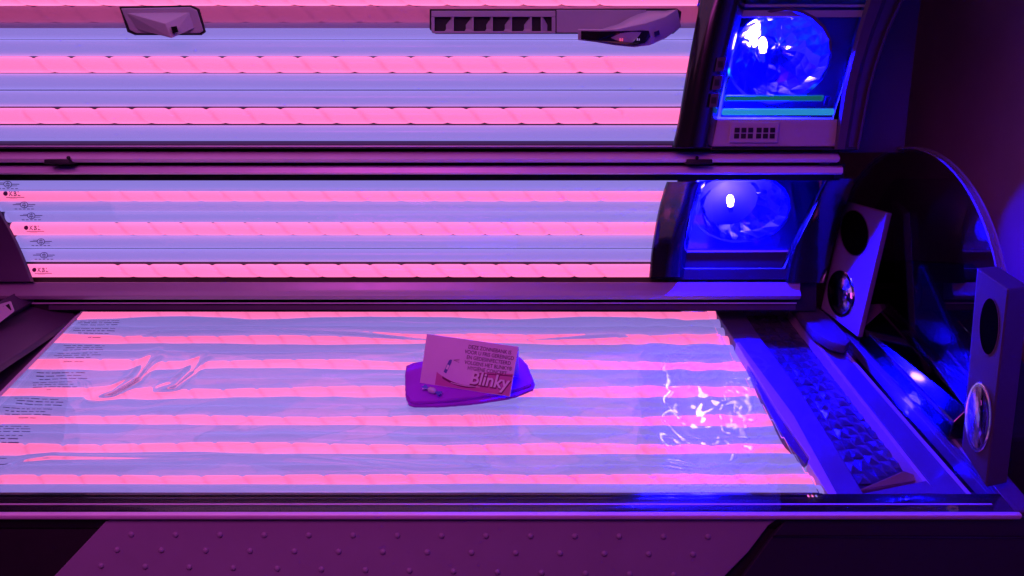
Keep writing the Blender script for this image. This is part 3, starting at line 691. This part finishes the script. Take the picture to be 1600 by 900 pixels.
# speaker pillars
def pillar(quad, oval, lens, depth, paint, name='speaker_pillar'):
    TLp, TRp, BRp, BLp = quad
    n = (TRp - TLp).cross(BLp - TLp).normalized()
    if n.dot(CAM - TLp) < 0: n = -n
    pil = prism(name, quad, [p - n * depth for p in quad], paint, BED, 0.003)
    def on(px, py, off): return PPL(px, py, TLp + n * off, n)
    def ell(cx, cy_e, rx, ry, off, tilt=0.0, k=28):
        r_ = []
        for i in range(k):
            t = 2 * math.pi * i / k; a, b = rx * math.cos(t), ry * math.sin(t)
            r_.append(on(cx + a * math.cos(tilt) - b * math.sin(tilt), cy_e + a * math.sin(tilt) + b * math.cos(tilt), off))
        return r_
    cx, cyy, rx, ry, tl = oval
    slab('speaker_opening', ell(cx, cyy, rx, ry, 0.0012, tl), -n * 0.002, 'void', pil)
    prism('speaker_ring', ell(cx, cyy, rx + 1.6, ry + 1.6, 0.0008, tl), ell(cx, cyy, rx + 1.6, ry + 1.6, -0.003, tl), 'dark', pil)
    cx, cyy, rx, ry, tl = lens
    slab('lamp_ring', ell(cx, cyy, rx + 2.5, ry + 3, 0.003, tl), -n * 0.006, 'chrome', pil, 0.001)
    # domed glass lens over a mirrored bowl
    for nm, m_, h0, sgn in (('lens', 'lens', 0.022, 1), ('lens_bowl', 'reflector', 0.010, 1)):
        bm = bmesh.new(); rings = []
        for q_ in range(6):
            s = 1 - q_ / 6; rings.append([bm.verts.new(p) for p in ell(cx, cyy, rx * s * (1 if nm == 'lens' else 0.93), ry * s * (1 if nm == 'lens' else 0.93), 0.0035 + h0 * (1 - s * s), tl, 20)])
        for a, b in zip(rings, rings[1:]):
            for i in range(20): bm.faces.new((a[i], a[(i + 1) % 20], b[(i + 1) % 20], b[i]))
        bm.faces.new(rings[-1]); bm.faces.new(list(reversed(rings[0]))); finish(bm, nm, m_, pil, smooth=(nm == 'lens'))
    return pil
# far pillar
tl, tr = PXX(1320, 314, 0.93), PXX(1386, 332, 0.975)
br, bl = PXX(1340, 527, 0.93), PXX(1282, 482, 0.885)
nn = (tr - tl).cross(bl - tl).normalized(); br = PPL(1340, 527, tl, nn)
pillar([tl, tr, br, bl], (1335, 364, 21, 35, -0.10), (1314, 459, 19, 34, -0.08), 0.018, 'pillarlight')
tl, tr = PXX(1526, 418, 0.93), PXX(1576, 452, 0.955)
bl = PXX(1502, 700, 0.935); nn = (tr - tl).cross(bl - tl).normalized(); br = PPL(1541, 762, tl, nn)
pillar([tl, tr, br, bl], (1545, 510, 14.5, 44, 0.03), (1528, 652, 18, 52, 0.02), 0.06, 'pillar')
# polished prism bar between the pillars
b0 = [Zp(1348, 512, 0.03), Zp(1375, 488, 0.06), Zp(1393, 476, 0.075), Zp(1415, 480, 0.075)]
b1 = [Zp(1490, 660, 0.03), Zp(1512, 640, 0.06), Zp(1528, 622, 0.075), Zp(1560, 630, 0.075)]
bm = bmesh.new(); va = [bm.verts.new(p) for p in b0] + [bm.verts.new(b0[3] - Vector((0, 0, 0.09))), bm.verts.new(b0[0] - Vector((0, 0, 0.05)))]
vb_ = [bm.verts.new(p) for p in b1] + [bm.verts.new(b1[3] - Vector((0, 0, 0.09))), bm.verts.new(b1[0] - Vector((0, 0, 0.05)))]
for i in range(6): bm.faces.new((va[i], vb_[i], vb_[(i + 1) % 6], va[(i + 1) % 6]))
bm.faces.new(va); bm.faces.new(list(reversed(vb_)))
finish(bm, 'mirror_bar', 'smoked', BED, 0.002)
slab('bar_end_block', [Zp(1340, 520, 0.02), Zp(1348, 476, 0.06), Zp(1392, 474, 0.08), Zp(1376, 488, 0.06)], (0.0, 0.03, -0.02), 'dark', BED, 0.002)
# arched head screen
XS = 1.005; ac_y, ac_z, ar, az = 1.72, BZ + 0.06, 0.455, 0.455
arc = [Vector((XS, ac_y + ar * math.cos(t), ac_z + az * math.sin(t))) for t in [math.pi * i / 48 for i in range(49)]]
arc = [Vector((XS, ac_y + ar, BZ - 0.03))] + arc + [Vector((XS, ac_y - ar, BZ - 0.03))]
slab('head_screen', arc, (0.010, 0, 0), 'plate', BED)
ob = [p.copy() for p in arc[1:-1]]
bm = bmesh.new(); prev = None
for i, p in enumerate(ob):
    t = math.pi * i / 48; rd = Vector((0, math.cos(t), math.sin(t)))
    cur = [bm.verts.new(p + Vector((-0.004, 0, 0)) - rd * 0.001), bm.verts.new(p + Vector((0.014, 0, 0)) - rd * 0.001), bm.verts.new(p + Vector((0.014, 0, 0)) + rd * 0.004), bm.verts.new(p + Vector((-0.004, 0, 0)) + rd * 0.004)]
    if prev:
        for k in range(4): bm.faces.new((prev[k], prev[(k + 1) % 4], cur[(k + 1) % 4], cur[k]))
    else: bm.faces.new(cur)
    prev = cur
bm.faces.new(list(reversed(prev)))
finish(bm, 'screen_rim', 'edgeglow', BED, smooth=True)
slab('head_housing', [Vector((1.06, 1.20, BZ - 0.45)), Vector((1.06, 2.02, BZ - 0.45)), Vector((1.06, 2.02, BZ + 0.10)), Vector((1.06, 1.75, BZ + 0.22)), Vector((1.06, 1.30, BZ + 0.02))], (0.14, 0, 0), 'matte', BED, 0.01)

# ---------------------------------------------------------------- towel, card, sweet
zg = gz(PZ(735, 600, -0.02).y) + 0.002
def G(px, py, dz=0.0): return PZ(px, py, zg + dz)
tw = top('folded_towel', G(735, 605), 'small folded violet towel lying on the clear bench sheet', 'towel')
def cloth(name, outline, z0_, th, seed):
    rnd = random.Random(seed); pts = []
    for _ in range(1):
        outline = [q for i in range(len(outline)) for q in ((lerp(outline[i][0], outline[(i + 1) % len(outline)][0], .14), lerp(outline[i][1], outline[(i + 1) % len(outline)][1], .14)), (lerp(outline[i][0], outline[(i + 1) % len(outline)][0], .86), lerp(outline[i][1], outline[(i + 1) % len(outline)][1], .86)))]
    n = len(outline)
    for i in range(n):
        a, b = outline[i]; a2, b2 = outline[(i + 1) % n]
        for k in range(5):
            t = k / 5; p = G(lerp(a, a2, t), lerp(b, b2, t), z0_); pts.append(p + Vector((rnd.uniform(-1, 1), rnd.uniform(-1, 1), 0)) * 0.0006)
    c = sum(pts, Vector()) / len(pts)
    bm = bmesh.new(); loops = []
    for s, h_ in ((0.992, 0.0), (1.0, 0.22), (1.003, 0.5), (1.0, 0.78), (0.985, 0.97), (0.93, 1.0), (0.75, 1.0), (0.5, 1.0), (0.25, 1.0)):
        loops.append([bm.verts.new(c + (p - c) * s + Vector((0, 0, th * h_ + (0.0009 * math.sin(p.x * s * 60 + seed) * math.sin(p.y * s * 45) if h_ > 0.5 else 0)))) for p in pts])
    m_ = len(pts)
    for a, b in zip(loops, loops[1:]):
        for i in range(m_): bm.faces.new((a[i], a[(i + 1) % m_], b[(i + 1) % m_], b[i]))
    bm.faces.new(list(reversed(loops[0]))); bm.faces.new(loops[-1])
    return finish(bm, name, 'towel', tw, smooth=True)
lay = [(640, 572), (700, 562), (790, 556), (822, 566), (838, 606), (800, 621), (740, 630), (690, 634), (640, 634), (634, 620), (633, 592)]
cloth('towel_layer', [(x, y + 3) for x, y in lay], 0.0, 0.0085, 3)
lay2 = [(636, 570), (700, 560), (790, 552), (816, 560), (836, 600), (800, 611), (740, 622), (690, 627), (643, 630), (635, 617), (633, 588)]
cloth('towel_layer', [(x, y + 3) for x, y in lay2], 0.0090, 0.0095, 9)
zc_ = 0.0195
cd = top('tent_card', G(727, 608, zc_), 'folded pink notice card with Dutch text standing on the violet towel', 'card')
BL_, BR_ = G(656, 598, zc_), G(797, 620, zc_)
wv = BR_ - BL_
back_dir = Vector((-wv.y, wv.x, 0)).normalized()
pl_n = None
TL_ = PPL(667, 522, BL_ + back_dir * 0.030, back_dir); TR_ = PPL(810, 542, BR_ + back_dir * 0.030, back_dir)
cn = (BR_ - BL_).cross(TL_ - BL_).normalized()
if cn.dot(CAM - BL_) < 0: cn = -cn
slab('front_leaf', [BL_, BR_, TR_, TL_], -cn * 0.0008, 'card', cd)
bk = [TL_ - cn * 0.0009, TR_ - cn * 0.0009, BR_ + back_dir * 0.085, BL_ + back_dir * 0.085]
slab('back_leaf', bk, back_dir * 0.0008, 'card', cd)
def CD(u, v, off=0.0004):      # u across, v up on the front leaf
    return BL_.lerp(BR_, u).lerp(TL_.lerp(TR_, u), v) + cn * off
W_ = wv.length; H_ = (TL_ - BL_).length
print('CARD', W_, H_)
def card_text(body, u, v, size, m, off, align='CENTER', offset=0.0003, shear=0.0, spacing=1.0, xs=1.0, name='lettering'):
    me = text_mesh(body, size, align, offset, shear, 0, spacing)
    for q in me.vertices: q.co = CD(u + q.co.x * xs / W_, v + q.co.y / H_, off)
    return link(name, me, cd, m)
def card_poly(pts, m, off, name='print_shape'):
    bm = bmesh.new(); bm.faces.new([bm.verts.new(CD(a, b, off)) for a, b in pts]); bmesh.ops.triangulate(bm, faces=bm.faces); return finish(bm, name, m, cd)
# swoosh band along the foot of the card
def band(lo, hi, x0, x1, m, off):
    n = 24; xs = [lerp(x0, x1, i / n) for i in range(n + 1)]
    card_poly([(x, lo(x)) for x in xs] + [(x, hi(x)) for x in reversed(xs)], m, off)
sw = lambda x: 0.05 + 1.5 * (x - 0.50) ** 2
card_poly([(0.17, 0.01)] + [(x, min(0.42, sw(x) * 1.15 + 0.03)) for x in [lerp(0.17, 0.60, i / 20) for i in range(21)]] + [(0.57, 0.33), (0.66, 0.40), (0.80, 0.43), (0.99, 0.46), (0.99, 0.01)], 'cardpink', 0.0003)
band(lambda x: sw(x) * 1.15 - 0.01, lambda x: sw(x) * 1.15 + 0.035, 0.24, 0.62, 'carddeep', 0.0005)
band(lambda x: 0.075 + 0.9 * (x - 0.5) ** 2, lambda x: 0.09 + 0.9 * (x - 0.5) ** 2, 0.34, 0.66, 'cardwhite', 0.0006)
band(lambda x: 0.36 + 0.12 * (x - 0.6), lambda x: 0.375 + 0.14 * (x - 0.6), 0.62, 0.99, 'carddeep', 0.0006)
lines = ['DEZE ZONNEBANK IS', 'VOOR U FRIS GEREINIGD', 'EN GEDESINFECTEERD', 'VOLGENS HET BLINKY®', 'HYGIËNE CONCEPT.']
for i, s in enumerate(lines): card_text(s, 0.705 + 0.003 * i, 0.835 - i * 0.105, 0.0135, 'cardtext', 0.0005, xs=0.80, offset=0.00014)
card_text('Blinky', 0.755, 0.135, 0.046, 'carddeep', 0.0008, offset=0.0026, shear=0.12, xs=0.86)
card_text('Blinky', 0.750, 0.150, 0.046, 'cardwhite', 0.0011, offset=0.0010, shear=0.12, xs=0.86)
card_poly([(0.245, 0.30), (0.275, 0.27), (0.315, 0.50), (0.318, 0.56), (0.300, 0.565), (0.285, 0.54)], 'canprint', 0.0005)
card_poly([(0.262, 0.37), (0.285, 0.35), (0.300, 0.44), (0.278, 0.46)], 'cardwhite', 0.0008)
for a in (0.60, 0.565, 0.53): card_poly([(0.335, 0.565), (0.40, a), (0.40, a - 0.006), (0.335, 0.56)], 'carddeep', 0.0005)

sw_o = top('wrapped_sweet', G(675, 611, zc_), 'small wrapped sweet with twisted blue ends on the towel in front of the card', 'sweet')
c = G(675, 610, zc_ + 0.007); ax = (G(690, 616, zc_) - G(659, 603, zc_)).normalized()
rt = ax.to_track_quat('X', 'Z').to_matrix().to_4x4()
bm = bmesh.new(); bmesh.ops.create_uvsphere(bm, u_segments=16, v_segments=10, radius=1, matrix=Matrix.Translation(c) @ rt @ Matrix.Diagonal((0.0125, 0.0085, 0.0075, 1)))
for v in bm.verts: v.co += Vector((0, 0, 1)) * random.uniform(-0.0006, 0.0006)
finish(bm, 'sweet_body', 'candy', sw_o, smooth=True)
for s in (-1, 1):
    bm = bmesh.new(); n = 14; r1, r2 = [], []
    for i in range(n):
        t = 2 * math.pi * i / n; k = 1 + 0.35 * (i % 2)
        r1.append(bm.verts.new(c + rt.to_3x3() @ Vector((s * 0.0115, 0.0022 * math.cos(t), 0.0022 * math.sin(t)))))
        r2.append(bm.verts.new(c + rt.to_3x3() @ Vector((s * (0.022 + 0.003 * (i % 3)), 0.0070 * k * math.cos(t), 0.0036 * k * math.sin(t)))))
    for i in range(n): bm.faces.new((r1[i], r1[(i + 1) % n], r2[(i + 1) % n], r2[i]))
    bm.faces.new(r1); bm.faces.new(list(reversed(r2)))
    finish(bm, 'wrapper_twist', 'candyblue', sw_o)
